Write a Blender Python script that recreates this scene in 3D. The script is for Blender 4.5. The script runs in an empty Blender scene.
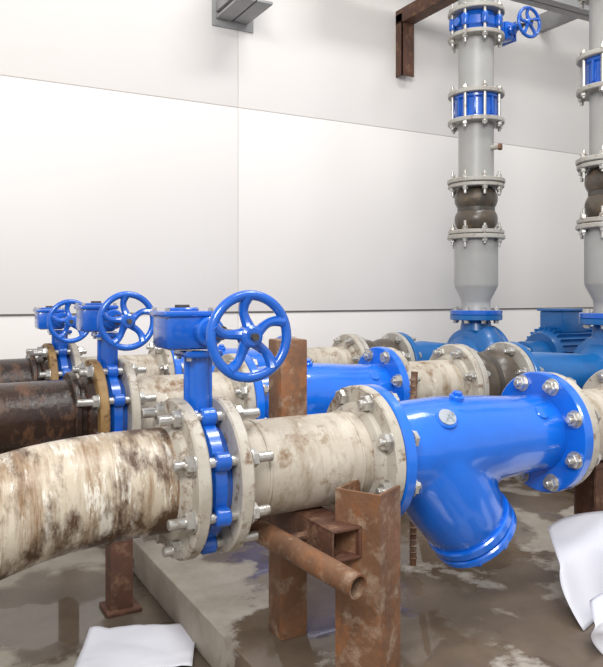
import bpy, bmesh, math, random
from mathutils import Vector, Matrix, Quaternion, noise
random.seed(7)
sc=bpy.context.scene
try:
    sc.view_settings.view_transform='Standard'
    sc.view_settings.look='None'
except Exception as e: print(e)

# ------------------------------------------------------------ materials
def new_mat(name):
    m=bpy.data.materials.new(name); m.use_nodes=True
    nt=m.node_tree; b=nt.nodes['Principled BSDF']
    return m,nt,b
def ramp(nt,src,p0,p1,c0=(0,0,0,1),c1=(1,1,1,1)):
    r=nt.nodes.new('ShaderNodeValToRGB'); r.color_ramp.elements[0].position=p0; r.color_ramp.elements[1].position=p1
    r.color_ramp.elements[0].color=c0; r.color_ramp.elements[1].color=c1
    nt.links.new(src,r.inputs[0]); return r.outputs[0]
def nz(nt,scale,detail=6,rough=.6,vec=None,stretch=None,loc=(0,0,0)):
    tc=nt.nodes.new('ShaderNodeTexCoord'); mp=nt.nodes.new('ShaderNodeMapping')
    if stretch: mp.inputs['Scale'].default_value=stretch
    mp.inputs['Location'].default_value=loc
    nt.links.new(tc.outputs['Object'],mp.inputs[0])
    n=nt.nodes.new('ShaderNodeTexNoise'); n.inputs['Scale'].default_value=scale; n.inputs['Detail'].default_value=detail
    n.inputs['Roughness'].default_value=rough
    nt.links.new(mp.outputs[0],n.inputs['Vector']); return n.outputs['Fac']
def mixc(nt,fac,a,b):
    m=nt.nodes.new('ShaderNodeMix'); m.data_type='RGBA'
    if isinstance(fac,float): m.inputs[0].default_value=fac
    else: nt.links.new(fac,m.inputs[0])
    for s,v in ((6,a),(7,b)):
        if isinstance(v,tuple): m.inputs[s].default_value=(*v[:3],1)
        else: nt.links.new(v,m.inputs[s])
    return m.outputs[2]
def mixf(nt,fac,a,b):
    m=nt.nodes.new('ShaderNodeMix'); m.data_type='FLOAT'
    nt.links.new(fac,m.inputs[0]); m.inputs[2].default_value=a; m.inputs[3].default_value=b
    return m.outputs[0]
def bump(nt,b,h,strength=.3,dist=.004):
    bp=nt.nodes.new('ShaderNodeBump'); bp.inputs['Strength'].default_value=strength; bp.inputs['Distance'].default_value=dist
    nt.links.new(h,bp.inputs['Height']); nt.links.new(bp.outputs[0],b.inputs['Normal'])
def worn(name,base,base2,rust,s1=6,s2=14,t=(.56,.66),rough=(.5,.8),metal=0,stretch=None,bs=.25,coat=0,streak=None,extra=None,bias=None):
    m,nt,b=new_mat(name)
    a=mixc(nt,ramp(nt,nz(nt,s1,5,.6),.35,.7),base,base2)
    if streak:
        col,sc_,st,tt=streak
        a=mixc(nt,ramp(nt,nz(nt,sc_,8,.75,stretch=st,loc=(7,3,5)),tt[0],tt[1]),a,col)
    if extra:
        col,sc_,st,tt=extra
        a=mixc(nt,ramp(nt,nz(nt,sc_,8,.75,stretch=st,loc=(1,9,4)),tt[0],tt[1]),a,col)
    src=nz(nt,s2,8,.7,stretch=stretch,loc=(3,1,2))
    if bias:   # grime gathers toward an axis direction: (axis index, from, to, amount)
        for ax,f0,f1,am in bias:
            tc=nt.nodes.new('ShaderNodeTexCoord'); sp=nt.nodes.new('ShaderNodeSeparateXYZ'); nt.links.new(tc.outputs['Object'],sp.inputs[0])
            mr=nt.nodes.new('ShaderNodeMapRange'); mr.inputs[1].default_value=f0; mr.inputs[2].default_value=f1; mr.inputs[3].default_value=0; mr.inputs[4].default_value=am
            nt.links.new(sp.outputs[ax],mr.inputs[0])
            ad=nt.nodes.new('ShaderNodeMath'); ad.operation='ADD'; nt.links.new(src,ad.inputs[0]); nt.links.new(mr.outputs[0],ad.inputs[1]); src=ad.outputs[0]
    f=ramp(nt,src,t[0],t[1])
    c=mixc(nt,f,a,rust)
    nt.links.new(c,b.inputs['Base Color'])
    nt.links.new(mixf(nt,f,rough[0],rough[1]),b.inputs['Roughness'])
    b.inputs['Metallic'].default_value=metal
    if coat:
        b.inputs['Coat Weight'].default_value=coat; b.inputs['Coat Roughness'].default_value=.1
    bump(nt,b,nz(nt,s2*2.5,6,.6),bs)
    return m
M_TAN=worn('paint_cream_pipe',(.56,.51,.43),(.42,.37,.30),(.22,.14,.08),5,16,(.55,.68),(.45,.8),streak=((.29,.225,.155),9,(2.5,.8,.8),(.47,.66)),extra=((.64,.60,.53),18,(2,.8,.8),(.60,.66)))
M_FL=worn('paint_cream_flange',(.52,.485,.42),(.36,.32,.26),(.17,.10,.055),9,30,(.53,.66),(.45,.8))
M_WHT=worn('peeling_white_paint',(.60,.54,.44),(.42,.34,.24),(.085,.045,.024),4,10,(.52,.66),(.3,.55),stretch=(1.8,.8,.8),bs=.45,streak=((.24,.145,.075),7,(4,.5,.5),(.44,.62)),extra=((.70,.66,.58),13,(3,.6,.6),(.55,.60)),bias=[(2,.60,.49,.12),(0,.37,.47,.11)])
M_GREY=worn('paint_grey_riser',(.40,.40,.385),(.34,.335,.32),(.25,.22,.19),3,12,(.66,.74),(.4,.6),bs=.08)
M_GFL=worn('paint_grey_flange',(.46,.45,.41),(.34,.31,.27),(.2,.13,.08),6,30,(.56,.68),(.45,.7),bs=.1)
M_BLUE=worn('paint_blue_gloss',(.006,.165,.78),(.004,.125,.62),(.10,.16,.30),5,40,(.70,.74),(.2,.5),bs=.06,coat=.8)
M_BLUE2=worn('paint_blue_valve',(.006,.125,.60),(.004,.08,.42),(.05,.06,.1),6,30,(.66,.74),(.22,.5),bs=.08,coat=.6)
M_PUMP=worn('paint_blue_pump',(.008,.14,.42),(.006,.10,.32),(.02,.04,.1),6,30,(.68,.76),(.35,.5),bs=.05,coat=.2)
M_DARK=worn('dark_rusted_steel',(.038,.018,.011),(.018,.011,.009),(.12,.052,.024),5,16,(.52,.66),(.22,.55),bs=.55,stretch=(1.6,.8,.8))
M_RUST=worn('rusty_steel',(.21,.10,.05),(.11,.055,.03),(.33,.24,.17),8,18,(.52,.68),(.6,.85),bs=.7,streak=((.26,.10,.035),14,(1,1,.6),(.52,.64)))
M_RUSTD=worn('rusty_steel_dark',(.12,.05,.03),(.065,.032,.02),(.22,.12,.07),10,22,(.52,.66),(.6,.85),bs=.5)
M_RFL=worn('rusty_yellow_flange',(.34,.21,.08),(.20,.11,.04),(.10,.05,.02),9,22,(.5,.6),(.5,.8),bs=.3)
M_BOLT=worn('zinc_bolt_steel',(.62,.61,.58),(.43,.41,.38),(.2,.14,.09),20,40,(.56,.68),(.28,.55),metal=.65,bs=.15)
M_RUB=worn('bellows_rubber',(.065,.055,.045),(.11,.085,.06),(.17,.12,.075),10,14,(.54,.66),(.3,.55),bs=.2)
M_STEEL=worn('grey_structural_steel',(.36,.36,.36),(.28,.28,.28),(.17,.14,.12),4,15,(.6,.7),(.5,.7),bs=.1)
M_BLK=worn('dark_shaft_steel',(.05,.045,.04),(.08,.07,.06),(.1,.06,.04),10,20,(.6,.7),(.4,.6),bs=.1)
M_PLATE=worn('grey_nameplate',(.35,.38,.42),(.3,.33,.38),(.15,.18,.2),20,60,(.55,.6),(.35,.5),metal=.3,bs=.1)

def concrete(name,dry,dry2,wet,t=(.47,.53),s=1.1,loc=(0,0,0),pt=(.44,.47)):
    m,nt,b=new_mat(name)
    d=mixc(nt,ramp(nt,nz(nt,7,8,.7),.3,.7),dry,dry2)
    w=mixc(nt,ramp(nt,nz(nt,3.3,8,.65,loc=(2,2,2)),.35,.65),wet,tuple(c*1.7 for c in wet))
    f=ramp(nt,nz(nt,s,7,.6,loc=loc),t[0],t[1])
    nt.links.new(mixc(nt,f,d,w),b.inputs['Base Color'])
    pud=ramp(nt,nz(nt,s*1.3,4,.5,loc=(loc[0]+5,loc[1],0)),pt[0],pt[1])
    r1=mixf(nt,pud,.40,.05)
    m2=nt.nodes.new('ShaderNodeMix'); m2.data_type='FLOAT'
    nt.links.new(f,m2.inputs[0]); m2.inputs[2].default_value=.75; nt.links.new(r1,m2.inputs[3])
    nt.links.new(m2.outputs[0],b.inputs['Roughness'])
    h=nz(nt,40,6,.6); inv=nt.nodes.new('ShaderNodeMath'); inv.operation='SUBTRACT'; inv.inputs[0].default_value=1; nt.links.new(pud,inv.inputs[1])
    mu=nt.nodes.new('ShaderNodeMath'); mu.operation='MULTIPLY'; nt.links.new(h,mu.inputs[0]); nt.links.new(inv.outputs[0],mu.inputs[1])
    bump(nt,b,mu.outputs[0],.12,.003)
    return m
M_FLOOR=concrete('wet_concrete_floor',(.32,.285,.235),(.21,.18,.14),(.085,.066,.048),(.45,.50),1.7,(1.4,.3,0))
M_PLINTH=concrete('damp_concrete_plinth',(.41,.37,.315),(.28,.24,.19),(.10,.074,.052),(.465,.50),1.8,(.3,2.1,0))
m,nt,b=new_mat('wall_panel_paint')
nt.links.new(mixc(nt,ramp(nt,nz(nt,.8,4,.5),.3,.7),(.80,.765,.735),(.84,.81,.785)),b.inputs['Base Color']); b.inputs['Roughness'].default_value=.65
M_WALL=m
m,nt,b=new_mat('wall_joint_filler')
nt.links.new(mixc(nt,nz(nt,5),(.56,.52,.49),(.64,.60,.57)),b.inputs['Base Color']); b.inputs['Roughness'].default_value=.8
M_JOINT=m
m,nt,b=new_mat('dark_joint_trim')
nt.links.new(mixc(nt,nz(nt,9),(.10,.09,.085),(.2,.18,.17)),b.inputs['Base Color']); b.inputs['Roughness'].default_value=.6
M_DTRIM=m
m,nt,b=new_mat('paper_white')
nt.links.new(mixc(nt,nz(nt,6),(.68,.69,.76),(.76,.76,.81)),b.inputs['Base Color']); b.inputs['Roughness'].default_value=.8
M_PAPER=m

# ------------------------------------------------------------ builder
def frame(o,axis):
    q=Vector((0,0,1)).rotation_difference(Vector(axis).normalized())
    return Matrix.Translation(Vector(o))@q.to_matrix().to_4x4()
FX=lambda y,z: Matrix.Translation((0,y,z))@Matrix(((0,0,1,0),(0,1,0,0),(-1,0,0,0),(0,0,0,1)))
class B:
    def __init__(s,name): s.name=name; s.bm=bmesh.new(); s.mats=[]
    def mi(s,m):
        if m not in s.mats: s.mats.append(m)
        return s.mats.index(m)
    def face(s,vs,i):
        try:
            f=s.bm.faces.new(vs); f.material_index=i; f.smooth=True
        except ValueError: pass
    def rev(s,M,prof,mat,seg=48,ph=0,cap=True):
        i=s.mi(mat); rings=[]
        for t,r in prof:
            if r<1e-6: rings.append([s.bm.verts.new(M@Vector((0,0,t)))])
            else: rings.append([s.bm.verts.new(M@Vector((r*math.cos(ph+2*math.pi*k/seg),r*math.sin(ph+2*math.pi*k/seg),t))) for k in range(seg)])
        for a,b_ in zip(rings,rings[1:]):
            for k in range(seg):
                k2=(k+1)%seg
                if len(a)==1 and len(b_)==1: continue
                if len(a)==1: s.face([a[0],b_[k],b_[k2]],i)
                elif len(b_)==1: s.face([a[k],b_[0],a[k2]][::1],i)
                else: s.face([a[k],a[k2],b_[k2],b_[k]],i)
        if cap:
            if len(rings[0])>1: s.face(rings[0][::-1],i)
            if len(rings[-1])>1: s.face(rings[-1],i)
    def cyl(s,p0,p1,r0,mat,r1=None,seg=24,ch=0):
        p0=Vector(p0);p1=Vector(p1);L=(p1-p0).length; r1=r0 if r1 is None else r1
        M=frame(p0,p1-p0)
        pr=[(0,r0),(L,r1)] if not ch else [(0,r0-ch),(ch,r0),(L-ch,r1),(L,r1-ch)]
        s.rev(M,pr,mat,seg)
    def sweep(s,path,r,mat,seg=24,closed=False,ri=None,sx=1.0,upv=None):
        i=s.mi(mat); P=[Vector(p) for p in path]; n=len(P); rings=[]
        rf=(lambda k:r[k]) if isinstance(r,(list,tuple)) else (lambda k:r)
        T=[]
        for k in range(n):
            if closed: d=P[(k+1)%n]-P[k-1]
            else: d=P[min(k+1,n-1)]-P[max(k-1,0)]
            T.append(d.normalized())
        up=Vector(upv) if upv else (Vector((0,0,1)) if abs(T[0].z)<.9 else Vector((0,1,0)))
        N=(up-T[0]*up.dot(T[0])).normalized()
        for k in range(n):
            N=(N-T[k]*N.dot(T[k])).normalized(); Bn=T[k].cross(N)
            rings.append([s.bm.verts.new(P[k]+N*(rf(k)*math.cos(2*math.pi*j/seg))*sx+Bn*(rf(k)*math.sin(2*math.pi*j/seg))) for j in range(seg)])
        R=range(n) if closed else range(n-1)
        for k in R:
            a=rings[k];b_=rings[(k+1)%n]
            for j in range(seg):
                s.face([a[j],a[(j+1)%seg],b_[(j+1)%seg],b_[j]],i)
        if not closed:
            s.face(rings[0][::-1],i); s.face(rings[-1],i)
    def box(s,M,size,mat,bev=0):
        t=bmesh.new(); bmesh.ops.create_cube(t,size=1)
        for v in t.verts: v.co=Vector((v.co.x*size[0],v.co.y*size[1],v.co.z*size[2]))
        if bev: bmesh.ops.bevel(t,geom=t.edges[:],offset=bev,segments=2,affect='EDGES',profile=.5)
        s.merge(t,M,mat); t.free()
    def abox(s,a,b_,mat,bev=0):
        a=Vector(a);b_=Vector(b_)
        s.box(Matrix.Translation((a+b_)/2),tuple(abs(x) for x in (b_-a)),mat,bev)
    def merge(s,t,M,mat):
        i=s.mi(mat); mp={}
        for v in t.verts: mp[v]=s.bm.verts.new(M@v.co)
        for f in t.faces: s.face([mp[v] for v in f.verts],i)
    def prism(s,M,poly,h,mat):
        i=s.mi(mat)
        a=[s.bm.verts.new(M@Vector((x,y,0))) for x,y in poly]; b_=[s.bm.verts.new(M@Vector((x,y,h))) for x,y in poly]
        n=len(poly)
        for k in range(n): s.face([a[k],a[(k+1)%n],b_[(k+1)%n],b_[k]],i)
        s.face(a[::-1],i); s.face(b_,i)
    def finish(s,angle=32):
        bmesh.ops.recalc_face_normals(s.bm,faces=s.bm.faces[:])
        me=bpy.data.meshes.new(s.name); s.bm.to_mesh(me); s.bm.free()
        for m in s.mats: me.materials.append(m)
        me.set_sharp_from_angle(angle=math.radians(angle))
        o=bpy.data.objects.new(s.name,me); sc.collection.objects.link(o); return o

# ------------------------------------------------------------ pipe fittings
PR=.108; FR=.17
def flange(b,M,t,mat,r=FR,th=.028,neck=0,pr=PR,neckmat=None):
    c=.004
    b.rev(M,[(t-th/2,pr*.9),(t-th/2,r-c),(t-th/2+c,r),(t+th/2-c,r),(t+th/2,r-c),(t+th/2,pr*.9)],mat,64,cap=False)
    if neck:
        s=1 if neck>0 else -1
        b.rev(M,[(t+s*th/2,pr+.022),(t+s*(th/2+.012),pr+.018),(t+s*(th/2+abs(neck)),pr+.001)],neckmat or mat,48,cap=False)
def bolts(b,M,t0,t1,R=.146,n=8,mat=None,rs=.0095,rn=.018,ext=(.03,.045),ph=None):
    mat=mat or M_BOLT
    ph=math.pi/n if ph is None else ph
    for k in range(n):
        a=ph+2*math.pi*k/n
        Mk=M@Matrix.Translation((R*math.cos(a),R*math.sin(a),0))
        e0=random.uniform(*ext); e1=random.uniform(*ext)
        b.rev(Mk,[(t0-e0,rs*.8),(t0-e0+.002,rs),(t1+e1-.002,rs),(t1+e1,rs*.8)],mat,12)
        p=random.random()
        for t,s in ((t0,-1),(t1,1)):
            b.rev(Mk,[(t,rn*1.2),(t+s*.003,rn*1.2)],mat,16)
            b.rev(Mk,[(t+s*.003,rn),(t+s*.016,rn),(t+s*.018,rn*.85)],mat,6,ph=p)
def handwheel(b,c,axis,R=.083,mat=None,tube=.0095,ns=5):
    mat=mat or M_BLUE2
    M=frame(c,axis); ax=M.to_3x3()@Vector((0,0,1))
    b.sweep([M@Vector((R*math.cos(2*math.pi*k/48),R*math.sin(2*math.pi*k/48),0)) for k in range(48)],tube,mat,12,closed=True,upv=ax)
    b.rev(M,[(-.016,.016),(-.014,.021),(.012,.021),(.016,.016)],mat,20)
    b.rev(M,[(.012,.007),(.028,.007)],M_BLK,10)
    for k in range(ns):
        a=2*math.pi*k/ns+.35; pts=[];rr=[]
        for j in range(9):
            u=j/8; r=.012+(R-.012)*u; aa=a+.22*math.sin(u*math.pi)*(1-u*.3)
            pts.append(M@Vector((r*math.cos(aa),r*math.sin(aa),-.006*math.sin(u*math.pi)))); rr.append(.0125-.0035*math.sin(u*math.pi))
        b.sweep(pts,rr,mat,10,upv=ax)
def butterfly_valve(name,M,t0,t1,up,wdir,stemlen=.13,wheel=.22,n=8,fr=FR,lugR=.146,mat=None,gear_off=-.035,wheelR=.083,box_off=0):
    mat=mat or M_BLUE2
    b=B(name); tm=(t0+t1)/2; w=t1-t0; k=fr/.17
    b.rev(M,[(t0,.09*k),(t0,.118*k),(t0+.008,.122*k),(t0+w*.25,.13*k),(t0+w*.3,.137*k),(t1-w*.3,.137*k),(t1-w*.25,.13*k),(t1-.008,.122*k),(t1,.118*k),(t1,.09*k)],mat,56,cap=False)
    b.rev(M,[(tm-.004,.0),(tm-.004,.1*k),(tm+.004,.1*k),(tm+.004,0)],M_BLK,32,cap=False)
    for j in range(n):
        a=math.pi/n+2*math.pi*j/n
        Mk=M@Matrix.Translation((lugR*math.cos(a),lugR*math.sin(a),0))
        b.rev(Mk,[(tm-w*.26,.017),(tm-w*.2,.02),(tm+w*.2,.02),(tm+w*.26,.017)],mat,16)
    up=Vector(up); wd=Vector(wdir); side=up.cross(wd)
    C=M@Vector((0,0,tm))
    base=C+up*(.125*k)
    b.cyl(C-up*(.12*k),C-up*(.16*k),.028,mat,r1=.024,ch=.002)
    top=base+up*stemlen
    b.cyl(base-up*.01,base+up*.02,.042,mat,r1=.028,seg=28)
    b.cyl(base+up*.015,top-up*.01,.024,mat,seg=28)
    R3=Matrix((side,wd,up)).transposed().to_4x4()
    b.box(Matrix.Translation(top-up*.008)@R3,(.085,.085,.014),mat,.004)
    for sx in (-1,1):
        for sy in (-1,1):
            b.cyl(top+side*.032*sx+wd*.032*sy-up*.022,top+side*.032*sx+wd*.032*sy,.006,M_BOLT,seg=6)
    for sg in (-1,1):
        b.box(Matrix.Translation(base+up*stemlen*.45+side*.022*sg)@R3,(.02,.01,stemlen*.9),mat,.002)
    g=top+up*.042+side*box_off
    b.box(Matrix.Translation(g)@R3,(.105,.10,.078),mat,.012)
    b.box(Matrix.Translation(g+up*.037)@R3,(.115,.11,.012),mat,.004)
    for sx in (-1,1):
        for sy in (-1,1):
            b.cyl(g+side*.048*sx+wd*.045*sy+up*.03,g+side*.048*sx+wd*.045*sy+up*.05,.006,M_BOLT,seg=6)
    b.cyl(g+up*.04,g+up*.05,.036,mat,seg=32,ch=.003)
    b.cyl(g+up*.048,g+up*.056,.016,M_BLK,seg=16)
    gs=top+up*.042+side*gear_off
    b.cyl(gs-wd*.072,gs+wd*.08,.031,mat,seg=28,ch=.005)
    b.cyl(gs+wd*.078,gs+wd*.105,.02,mat,seg=20)
    b.cyl(gs+wd*.09,gs+wd*(wheel+.005),.0095,M_BLK,seg=14)
    b.cyl(gs+wd*.12,gs+wd*.135,.015,M_BLK,seg=14)
    handwheel(b,gs+wd*wheel,wd,mat=mat,R=wheelR)
    return b.finish()
A0=1.022; A1=1.615
def strainer(name,y,z):
    b=B(name); M=FX(y,z)
    t=B('tmp')
    t.rev(M,[(A0,.0),(A0,.112),(A0+.04,.114),(A0+.11,.122),(A0+.22,.126),(A0+.36,.119),(A0+.46,.111),(A0+.53,.108),(A1,.108),(A1,0)],M_BLUE,48)
    S=Vector((1.160,y,z+.01)); E=Vector((1.350,y,z-.236)); D=(E-S).normalized(); L=(E-S).length
    MB=frame(S,D)
    t.rev(MB,[(-.03,0),(-.02,.09),(0,.120),(.06,.126),(.18,.126),(.25,.120),(L-.03,.112),(L,.112),(L,0)],M_BLUE,48)
    o=t.finish()
    md=o.modifiers.new('r','REMESH'); md.mode='VOXEL'; md.voxel_size=.008; md.use_smooth_shade=True
    md=o.modifiers.new('s','SMOOTH'); md.iterations=10; md.factor=.6
    dg=bpy.context.evaluated_depsgraph_get(); dg.update()
    me=bpy.data.meshes.new_from_object(o.evaluated_get(dg))
    tb=bmesh.new(); tb.from_mesh(me); b.merge(tb,Matrix.Identity(4),M_BLUE); tb.free()
    bpy.data.objects.remove(o); bpy.data.meshes.remove(me)
    flange(b,M,A0,M_BLUE,th=.030); flange(b,M,A1,M_BLUE,th=.032,r=.172)
    b.rev(MB,[(L-.03,.1),(L-.03,.118),(L-.026,.122),(L-.008,.122),(L-.004,.118),(L-.004,.113),(L,.113),(L,.118),(L+.004,.122),(L+.018,.122),(L+.022,.118),(L+.022,.06),(L+.030,.05),(L+.030,0)],M_BLUE,56)
    for k in range(8):
        a=2*math.pi*k/8
        Mk=MB@Matrix.Translation((.101*math.cos(a),.101*math.sin(a),0))
        b.rev(Mk,[(L+.020,.013),(L+.032,.013),(L+.034,.01)],M_BLUE,6)
    b.rev(MB,[(L+.03,.018),(L+.05,.018),(L+.052,.014)],M_BLUE,6)
    n=Vector((-.15,-.72,.68)).normalized(); p=Vector((1.205,y,z))+n*.119
    b.cyl(p,p+n*.012,.03,M_BLUE,seg=28,ch=.003); b.cyl(p+n*.012,p+n*.015,.023,M_PLATE,seg=28)
    n=Vector((0,-.25,.97)).normalized(); p=Vector((1.27,y,z))+n*.117
    b.cyl(p,p+n*.020,.02,M_BLUE,seg=20,ch=.003); b.cyl(p+n*.018,p+n*.028,.013,M_BLUE,seg=6)
    n=Vector((0,-.75,.66)).normalized(); p=Vector((1.53,y,z))+n*.107
    b.cyl(p,p+n*.006,.02,M_BLUE,seg=24,ch=.002)
    return b.finish(40)
def bellows(b,M,t0,t1,mat,pr=PR,fr=FR):
    w=t1-t0
    pf=[]
    for k in range(33):
        u=k/32; pf.append((t0+w*u,pr*1.0+ .028*abs(math.sin(u*math.pi*2))**.7+.004))
    b.rev(M,pf,mat,48,cap=False)
    tm=(t0+t1)/2
    b.rev(M,[(tm-.012,pr*.95),(tm-.010,pr+.016),(tm+.01,pr+.016),(tm+.012,pr*.95)],M_BLK,40,cap=False)

# ------------------------------------------------------------ room
b=B('wall_back'); WY=3.9
zs=[0,.90,2.106,5.2]; xs=[-4.9,-1.6,1.726,5.05,8.4]; g=.002
b.abox((-4.9,WY+.005,0),(8.4,WY+.2,5.2),M_JOINT)
for i in range(4):
    for j in range(3):
        b.abox((xs[i]+g,WY,zs[j]+(g if j else 0)),(xs[i+1]-g,WY+.02,zs[j+1]-g),M_WALL,.0015)
b.finish()
b=B('trim_1'); b.abox((-4.9,WY-.006,.894),(8.4,WY+.01,.904),M_DTRIM,.001); b.finish()
b=B('floor'); b.abox((-4.9,-3.5,-.15),(8.4,WY+.2,0),M_FLOOR); b.finish()
b=B('concrete_plinth'); b.abox((.72,.85,0),(5.2,3.6,.12),M_PLINTH,.008); b.finish()

# ------------------------------------------------------------ pipe rows
ROWS=[(1.49,.606),(2.29,.628),(3.09,.632)]
riserX=[2.95,2.95,2.834]
def smooth_path(pts,sub=8):
    P=[Vector(p) for p in pts]; out=[]
    for i in range(len(P)-1):
        p0=P[max(i-1,0)];p1=P[i];p2=P[i+1];p3=P[min(i+2,len(P)-1)]
        for k in range(sub):
            t=k/sub
            out.append(.5*((2*p1)+(-p0+p2)*t+(2*p0-5*p1+4*p2-p3)*t*t+(-p0+3*p1-3*p2+p3)*t**3))
    out.append(P[-1]); return out
for ri,(y,z) in enumerate(ROWS):
    M=FX(y,z)
    b=B('inlet_pipe')
    if ri==0:
        path=smooth_path([(.51,y,z),(.42,y,z),(.32,y-.003,z-.003),(.2,y-.02,z-.014),(.05,y-.06,z-.045),(-.12,y-.13,z-.10),(-.28,y-.19,z-.2),(-.38,y-.22,z-.36),(-.4,y-.22,z-.5),(-.4,y-.22,0)])
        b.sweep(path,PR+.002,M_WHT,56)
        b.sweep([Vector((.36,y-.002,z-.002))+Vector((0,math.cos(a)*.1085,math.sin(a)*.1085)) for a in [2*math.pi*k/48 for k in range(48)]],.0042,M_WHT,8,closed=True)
        flange(b,M,.517,M_FL,neck=-.02)
    else:
        path=smooth_path([(.51,y,z),(.2,y,z-.002),(-.1,y,z-.01),(-.4,y,z-.03),(-.6,y,z-.12),(-.68,y,z-.28),(-.68,y,0)])
        b.sweep(path,PR+.004,M_DARK,48)
        flange(b,M,.517,M_RFL,neck=-.03,neckmat=M_DARK)
        flange(b,M,.45,M_DARK,r=.135,th=.02)
    b.finish()
    if ri==2: butterfly_valve('butterfly_valve',M,.532,.595,(0,0,1),(0,-1,0),stemlen=.10,wheel=.24,box_off=-.04,gear_off=-.005,wheelR=.076)
    else: butterfly_valve('butterfly_valve',M,.532,.595,(0,0,1),(0,-1,0),stemlen=.150 if ri==0 else .13,wheel=.27 if ri==0 else .23,box_off=-.036,gear_off=0,wheelR=.077)
    b=B('spool_pipe')
    flange(b,M,.610,M_FL,neck=.02)
    b.rev(M,[(.60,PR),(.992,PR)],M_TAN,56)
    flange(b,M,.991,M_FL,neck=-.02)
    if ri==0:
        for xx in (.69,.93):
            b.sweep([Vector((xx,y+math.cos(a)*.108,z+math.sin(a)*.108)) for a in [2*math.pi*k/48 for k in range(48)]],.0035,M_TAN,8,closed=True)
    bolts(b,M,.503,.624,n=8,ext=(.035,.065),rs=.011,rn=.0195)
    bolts(b,M,.977,1.037,n=8,ext=(.018,.035),rn=.0205)
    b.finish()
    strainer('y_strainer',y,z)
    b=B('suction_pipe')
    flange(b,M,1.648,M_FL,neck=.02,r=.168); b.rev(M,[(1.64,PR),(1.975,PR)],M_TAN,48); flange(b,M,1.975,M_FL,neck=-.02)
    bolts(b,M,1.599,1.662,n=8,ext=(.018,.035),rn=.0205)
    b.finish()
    b=B('expansion_joint')
    flange(b,M,2.005,M_GFL,th=.026); bellows(b,M,2.015,2.255,M_RUB); flange(b,M,2.265,M_GFL,th=.026)
    bolts(b,M,1.961,2.018,n=8,ext=(.02,.05))
    bolts(b,M,2.252,2.312,n=8,ext=(.02,.05))
    b.finish()
    X0=riserX[ri]; b=B('centrifugal_pump')
    flange(b,M,2.298,M_PUMP)
    b.rev(M,[(2.30,.108),(2.36,.112),(2.45,.12),(X0-.2,.10),(X0-.14,.10),(X0-.11,.13),(X0-.09,.15)],M_PUMP,48)
    b.rev(M,[(X0-.10,.0),(X0-.10,.15),(X0-.085,.175),(X0-.06,.185),(X0+.05,.185),(X0+.07,.2),(X0+.085,.2),(X0+.085,.15),(X0+.14,.13),(X0+.2,.085),(X0+.36,.075),(X0+.36,0)],M_PUMP,56)
    pts=[];rr=[]
    for k in range(41):
        u=k/40; a=math.radians(70)+u*math.radians(350); r=.125+.02*u
        pts.append((X0-.01,y-r*math.cos(a),z+r*math.sin(a))); rr.append(.055+.03*u)
    b.sweep(pts,rr,M_PUMP,24)
    b.cyl((X0,y,z+.08),(X0,y,z+.235),.105,M_PUMP,r1=.078,seg=40)
    MV=Matrix.Translation((X0,y,0)); 
    b.rev(MV,[(.86,.07),(.86,.141),(.863,.145),(.886,.145),(.889,.141),(.889,.07)],M_PUMP,48)
    for k in range(16):
        a=2*math.pi*k/16; Mk=M@Matrix.Translation((.178*math.cos(a),.178*math.sin(a),0))
        b.rev(Mk,[(X0+.084,.011),(X0+.097,.011)],M_BOLT,6)
    b.rev(M,[(X0+.34,.06),(X0+.36,.095),(X0+.5,.095),(X0+.52,.06)],M_PUMP,36)
    b.rev(M,[(X0+.5,0),(X0+.5,.14),(X0+.53,.155),(X0+.95,.155),(X0+.97,.16),(X0+1.05,.15),(X0+1.07,.1),(X0+1.07,0)],M_PUMP,48)
    for k in range(28):
        a=2*math.pi*k/28
        Mk=M@Matrix.Rotation(a,4,'Z')@Matrix.Translation((.162,0,X0+.74))
        b.box(Mk,(.03,.006,.4),M_PUMP)
    b.abox((X0+.6,y-.09,z+.14),(X0+.8,y+.09,z+.27),M_PUMP,.008)
    b.abox((X0+.585,y-.10,z+.27),(X0+.815,y+.10,z+.285),M_PUMP,.004)
    b.abox((X0-.07,y-.17,.36),(X0+.07,y+.17,z-.12),M_PUMP,.01)
    for xx in (X0+.3,X0+.6,X0+.9): b.abox((xx-.03,y-.13,.36),(xx+.03,y+.13,z-.05),M_PUMP,.005)
    b.abox((X0-.2,y-.24,.30),(X0+1.15,y+.24,.36),M_PUMP,.006)
    b.finish()
    b=B('pump_base_block'); b.abox((X0-.35,y-.30,.12),(X0+1.25,y+.30,.30),M_PLINTH,.008); b.finish()

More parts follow.
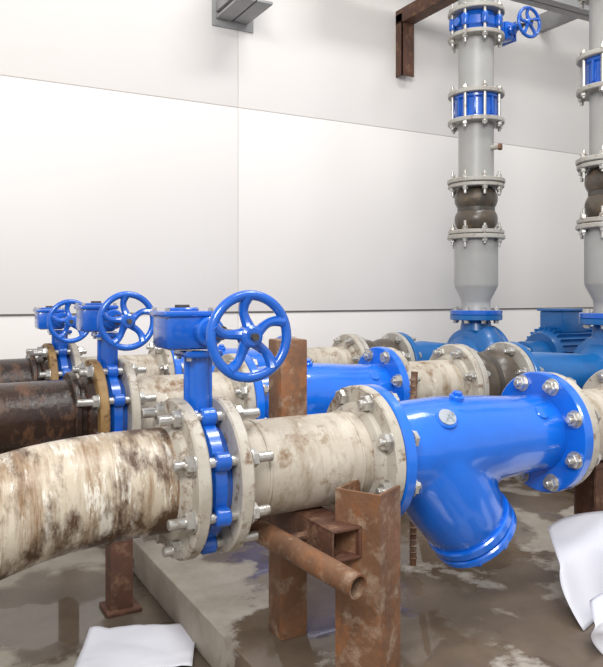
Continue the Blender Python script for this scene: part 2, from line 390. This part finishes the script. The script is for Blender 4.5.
# ------------------------------------------------------------ vertical risers
RP=.098; RF=.160
for ri in (0,1,2):
    y,z=ROWS[ri]; X0=riserX[ri]; M=Matrix.Translation((X0,y,0))
    b=B('riser_pipe')
    b.rev(M,[(.889,.07),(.889,.14),(.892,.145),(.912,.145),(.915,.141),(.915,.085)],M_BLUE2,48,cap=False)
    bolts(b,M,.86,.915,R=.12,n=8,rs=.008,rn=.014,ext=(.01,.02))
    b.rev(M,[(.915,.084),(.945,.078),(.97,.080),(1.045,.118),(1.06,.121),(1.335,.121)],M_GREY,48,cap=False)
    flange(b,M,1.325,M_GFL,r=RF,th=.024,pr=.11)
    flange(b,M,1.352,M_GFL,r=RF*.97,th=.022,pr=.1)
    bellows(b,M,1.365,1.60,M_RUB,pr=.088)
    flange(b,M,1.612,M_GFL,r=RF*.97,th=.022,pr=.1); flange(b,M,1.638,M_GFL,r=RF,th=.024,pr=.1)
    bolts(b,M,1.313,1.364,R=.137,n=8,rs=.008,rn=.015,ext=(.03,.05))
    bolts(b,M,1.60,1.65,R=.137,n=8,rs=.008,rn=.015,ext=(.03,.05))
    b.rev(M,[(1.64,RP),(1.97,RP)],M_GREY,48)
    b.cyl((X0+.02,y-.08,1.82),(X0+.05,y-.13,1.82),.014,M_GFL,seg=16)
    b.cyl((X0+.048,y-.126,1.82),(X0+.058,y-.142,1.82),.019,M_RUST,seg=6)
    flange(b,M,1.972,M_GFL,r=RF*.98,th=.024,pr=.1)
    flange(b,M,2.128,M_GFL,r=RF*.98,th=.024,pr=.1)
    bolts(b,M,1.96,2.14,R=.137,n=8,rs=.009,rn=.016,ext=(.02,.035))
    b.rev(M,[(2.13,RP),(2.455,RP)],M_GREY,48)
    flange(b,M,2.45,M_GFL,r=RF*.98,th=.024,pr=.1)
    flange(b,M,2.59,M_GFL,r=RF*.98,th=.024,pr=.1)
    bolts(b,M,2.438,2.602,R=.137,n=8,rs=.009,rn=.016,ext=(.03,.045))
    b.rev(M,[(2.59,RP),(4.3,RP)],M_GREY,48)
    b.finish()
    b=B('check_valve')
    b.rev(M,[(1.984,.08),(1.984,.13),(1.994,.13),(2.0,.118),(2.09,.118),(2.1,.13),(2.116,.13),(2.116,.08)],M_BLUE2,48,cap=False)
    for k in range(8):
        a=2*math.pi*k/8
        b.box(M@Matrix.Rotation(a,4,'Z')@Matrix.Translation((.122,0,2.05)),(.02,.012,.1),M_BLUE2,.002)
    b.finish()
    butterfly_valve('butterfly_valve',M,2.462,2.578,(1,0,0),(0,-1,0),stemlen=.06,wheel=.19,fr=.155,lugR=.137,gear_off=.0,wheelR=.080)

# ------------------------------------------------------------ steel supports
def hbeam(b,c,z0,z1,w,d,t,mat,rot=0):
    poly=[(-w/2,-d/2),(w/2,-d/2),(w/2,-d/2+t),(t/2,-d/2+t),(t/2,d/2-t),(w/2,d/2-t),(w/2,d/2),(-w/2,d/2),(-w/2,d/2-t),(-t/2,d/2-t),(-t/2,-d/2+t),(-w/2,-d/2+t)]
    b.prism(Matrix.Translation((c[0],c[1],z0))@Matrix.Rotation(rot,4,'Z'),poly,z1-z0,mat)
b=B('pipe_support_frame')
w,d,t=.11,.10,.008
poly=[(-w/2,-d/2),(w/2,-d/2),(w/2,d/2),(w/2-t,d/2),(w/2-t,-d/2+t),(-w/2+t,-d/2+t),(-w/2+t,d/2),(-w/2,d/2)]
b.prism(Matrix.Translation((.90,1.325,.12))@Matrix.Rotation(math.radians(-62),4,'Z'),poly,.455,M_RUST)
b.abox((.82,1.26,.12),(.98,1.39,.13),M_RUST,.002)
b.abox((.838,1.625,.12),(.915,1.70,.885),M_RUST,.004)
zc=.470; h=.034; th=.006; x0=.785
for (a,c) in (((x0,1.29,zc-h),(x0+.075,1.66,zc-h+th)),((x0,1.29,zc+h-th),(x0+.075,1.66,zc+h)),((x0,1.29,zc-h+th),(x0+th,1.66,zc+h-th)),((x0+.075-th,1.29,zc-h+th),(x0+.075,1.66,zc+h-th))):
    b.abox(a,c,M_RUSTD,.001)
p0=Vector((.66,1.60,.492)); p1=Vector((.768,1.165,.436)); Mx=frame(p0,p1-p0); L=(p1-p0).length
b.rev(Mx,[(0,.019),(0,.025),(L,.025),(L,.0205),(0.01,.0205)],M_RUST,28,cap=False)
b.cyl((.72,1.40,.464),(.80,1.40,.464),.01,M_RUSTD,seg=10)
b.finish()
for y in (2.29,3.09):
    b=B('pipe_stand')
    Mx=Matrix.Translation((.60,y,0.01))
    b.prism(Mx,[(-.035,-.035),(.035,-.035),(.035,-.027),(-.027,-.027),(-.027,.035),(-.035,.035)],.452,M_RUSTD)
    b.abox((.55,y-.055,0),(.66,y+.055,.012),M_RUSTD,.002)
    b.finish()
for y,z in ROWS:
    b=B('pipe_support_post'); hbeam(b,(1.84,y),.12,z-PR,.08,.08,.007,M_RUSTD); b.abox((1.78,y-.06,.12),(1.90,y+.06,.13),M_RUSTD,.002)
    b.abox((1.79,y-.05,z-PR-.012),(1.89,y+.05,z-PR+.002),M_RUSTD,.002); b.finish()
b=B('rebar_rod')
b.sweep(smooth_path([(1.453,1.88,.12),(1.455,1.882,.35),(1.45,1.88,.55),(1.458,1.878,.75)],10),.011,M_RUST,12)
for k in range(30): b.rev(Matrix.Translation((1.4535,1.88,.14+k*.02)),[(0,.011),(.003,.0135),(.006,.011)],M_RUST,12,cap=False)
b.finish()

# ------------------------------------------------------------ overhead steel
b=B('wall_bracket')
b.abox((2.87,WY-.07,2.45),(2.97,WY-.06,2.86),M_RUSTD,.001); b.abox((2.87,WY-.07,2.45),(2.88,WY,2.86),M_RUSTD,.001)
b.abox((2.87,3.32,2.80),(2.97,WY,2.81),M_RUSTD,.001); b.abox((2.87,3.32,2.81),(2.88,WY,2.89),M_RUSTD,.001)
b.finish()
b=B('steel_beam')
for zz in (2.98,3.13): b.abox((2.2,3.42,zz),(8.3,3.56,zz+.01),M_STEEL,.001)
b.abox((2.2,3.485,2.98),(8.3,3.495,3.14),M_STEEL,.001)
for xx in (2.4,4.2,6.0,7.8): b.abox((xx,3.50,2.99),(xx+.05,WY,3.12),M_STEEL,.002)
b.finish()
b=B('beam_bracket')
b.abox((1.58,3.55,2.64),(1.60,WY,2.85),M_STEEL,.001); b.abox((1.58,3.55,2.60),(1.78,WY,2.615),M_STEEL,.001); b.abox((1.58,3.55,2.83),(1.78,WY,2.845),M_STEEL,.001)
b.abox((1.675,3.55,2.6),(1.685,WY,2.84),M_STEEL,.001); b.abox((1.56,WY-.012,2.56),(1.82,WY,2.9),M_STEEL,.001)
b.finish()

# ------------------------------------------------------------ papers
def sheet(name,fn,nu=24,nv=24,th=.0012,smooth=True):
    bm=bmesh.new(); V=[[bm.verts.new(fn(i/nu,j/nv)) for j in range(nv+1)] for i in range(nu+1)]
    for i in range(nu):
        for j in range(nv):
            if (i+j)%2: tri=([V[i][j],V[i+1][j],V[i+1][j+1]],[V[i][j],V[i+1][j+1],V[i][j+1]])
            else: tri=([V[i][j],V[i+1][j],V[i][j+1]],[V[i+1][j],V[i+1][j+1],V[i][j+1]])
            for q in tri:
                f=bm.faces.new(q); f.smooth=smooth
    me=bpy.data.meshes.new(name); bm.to_mesh(me); bm.free(); me.materials.append(M_PAPER)
    o=bpy.data.objects.new(name,me); sc.collection.objects.link(o)
    md=o.modifiers.new('solid','SOLIDIFY'); md.thickness=th; md.offset=1
    return o
def f_floor(u,v):
    x=.425+.33*u*.87+.24*v*.40-.02; y=2.07-.27*u*.48+.25*v*.87-.12
    c=abs(noise.noise(Vector((u*2.1,v*1.7,1))))+.3*abs(noise.noise(Vector((u*6,v*5,4))))
    return Vector((x-.02,y,.003+.025*c+.03*max(0,u-.75)+.03*max(0,v-.7)*(1-u)))
sheet('paper_sheet',f_floor,22,16)
rt=Vector((.875,-.483,0)); fw=Vector((.483,.875,0))
def crease(u,v,s): 
    return abs(noise.noise(Vector((u*1.8+s,v*1.5,s))))
def f_up1(u,v):
    base=Vector((1.62,1.255,.122)); w=.34; hh=.25
    top=max(0,v-.7)
    return base+rt*(w*(u-.22)-.035*math.sin(v*3.1))+fw*(.08*v+.45*top+.05*math.sin(u*5+v)+.07*crease(u,v,4))+Vector((0,0,hh*(v-.9*top*top)*(.80+.6*u)))
def f_up2(u,v):
    base=Vector((1.52,1.12,.122)); w=.34; hh=.17; top=max(0,v-.75)
    return base+rt*(w*(u-.16)-.05*math.sin(v*2.5)+.03*v)+fw*(-.03*v+.35*top+.05*math.sin(u*4+1)+.05*crease(u,v,9))+Vector((0,0,hh*(v-1.2*top*top)*(.62+.9*u)))
for f in (f_up1,f_up2):
    sheet('crumpled_paper',f,28,24)

# ------------------------------------------------------------ camera
cam=bpy.data.cameras.new('camera'); co=bpy.data.objects.new('camera',cam); sc.collection.objects.link(co)
co.location=(0,0,1.0); co.rotation_euler=(math.radians(90),0,math.radians(-28.9))
cam.sensor_fit='AUTO'; cam.sensor_width=36; cam.lens=36*720/667; cam.shift_y=-(333.5-295)/667
cam.clip_start=.05; sc.camera=co

# ------------------------------------------------------------ light
w=bpy.data.worlds.new('world'); sc.world=w; w.use_nodes=True
bg=w.node_tree.nodes['Background']; bg.inputs[0].default_value=(.99,.985,.98,1); bg.inputs[1].default_value=.72
def area(name,loc,tgt,size,e,col=(1,1,1)):
    l=bpy.data.lights.new(name,'AREA'); l.shape='RECTANGLE'; l.size=size[0]; l.size_y=size[1]; l.energy=e; l.color=col
    o=bpy.data.objects.new(name,l); sc.collection.objects.link(o); o.location=loc
    o.rotation_euler=(Vector(tgt)-Vector(loc)).to_track_quat('-Z','Y').to_euler(); return o
area('window_light',(-1.4,-1.6,3.2),(2.4,3.4,1.9),(1.8,1.3),170,(1,.98,.955))
area('overhead_highlight',(2.6,1.3,4.8),(2.4,2.2,0),(2.4,.6),95,(1,1,1))  # unseen overhead area light, added for harder highlights
area('highlight_strip',(1.3,.3,3.4),(1.3,1.8,.4),(1.6,.25),28,(1,.99,.97))  # long narrow light added to draw streak highlights, no real fixture
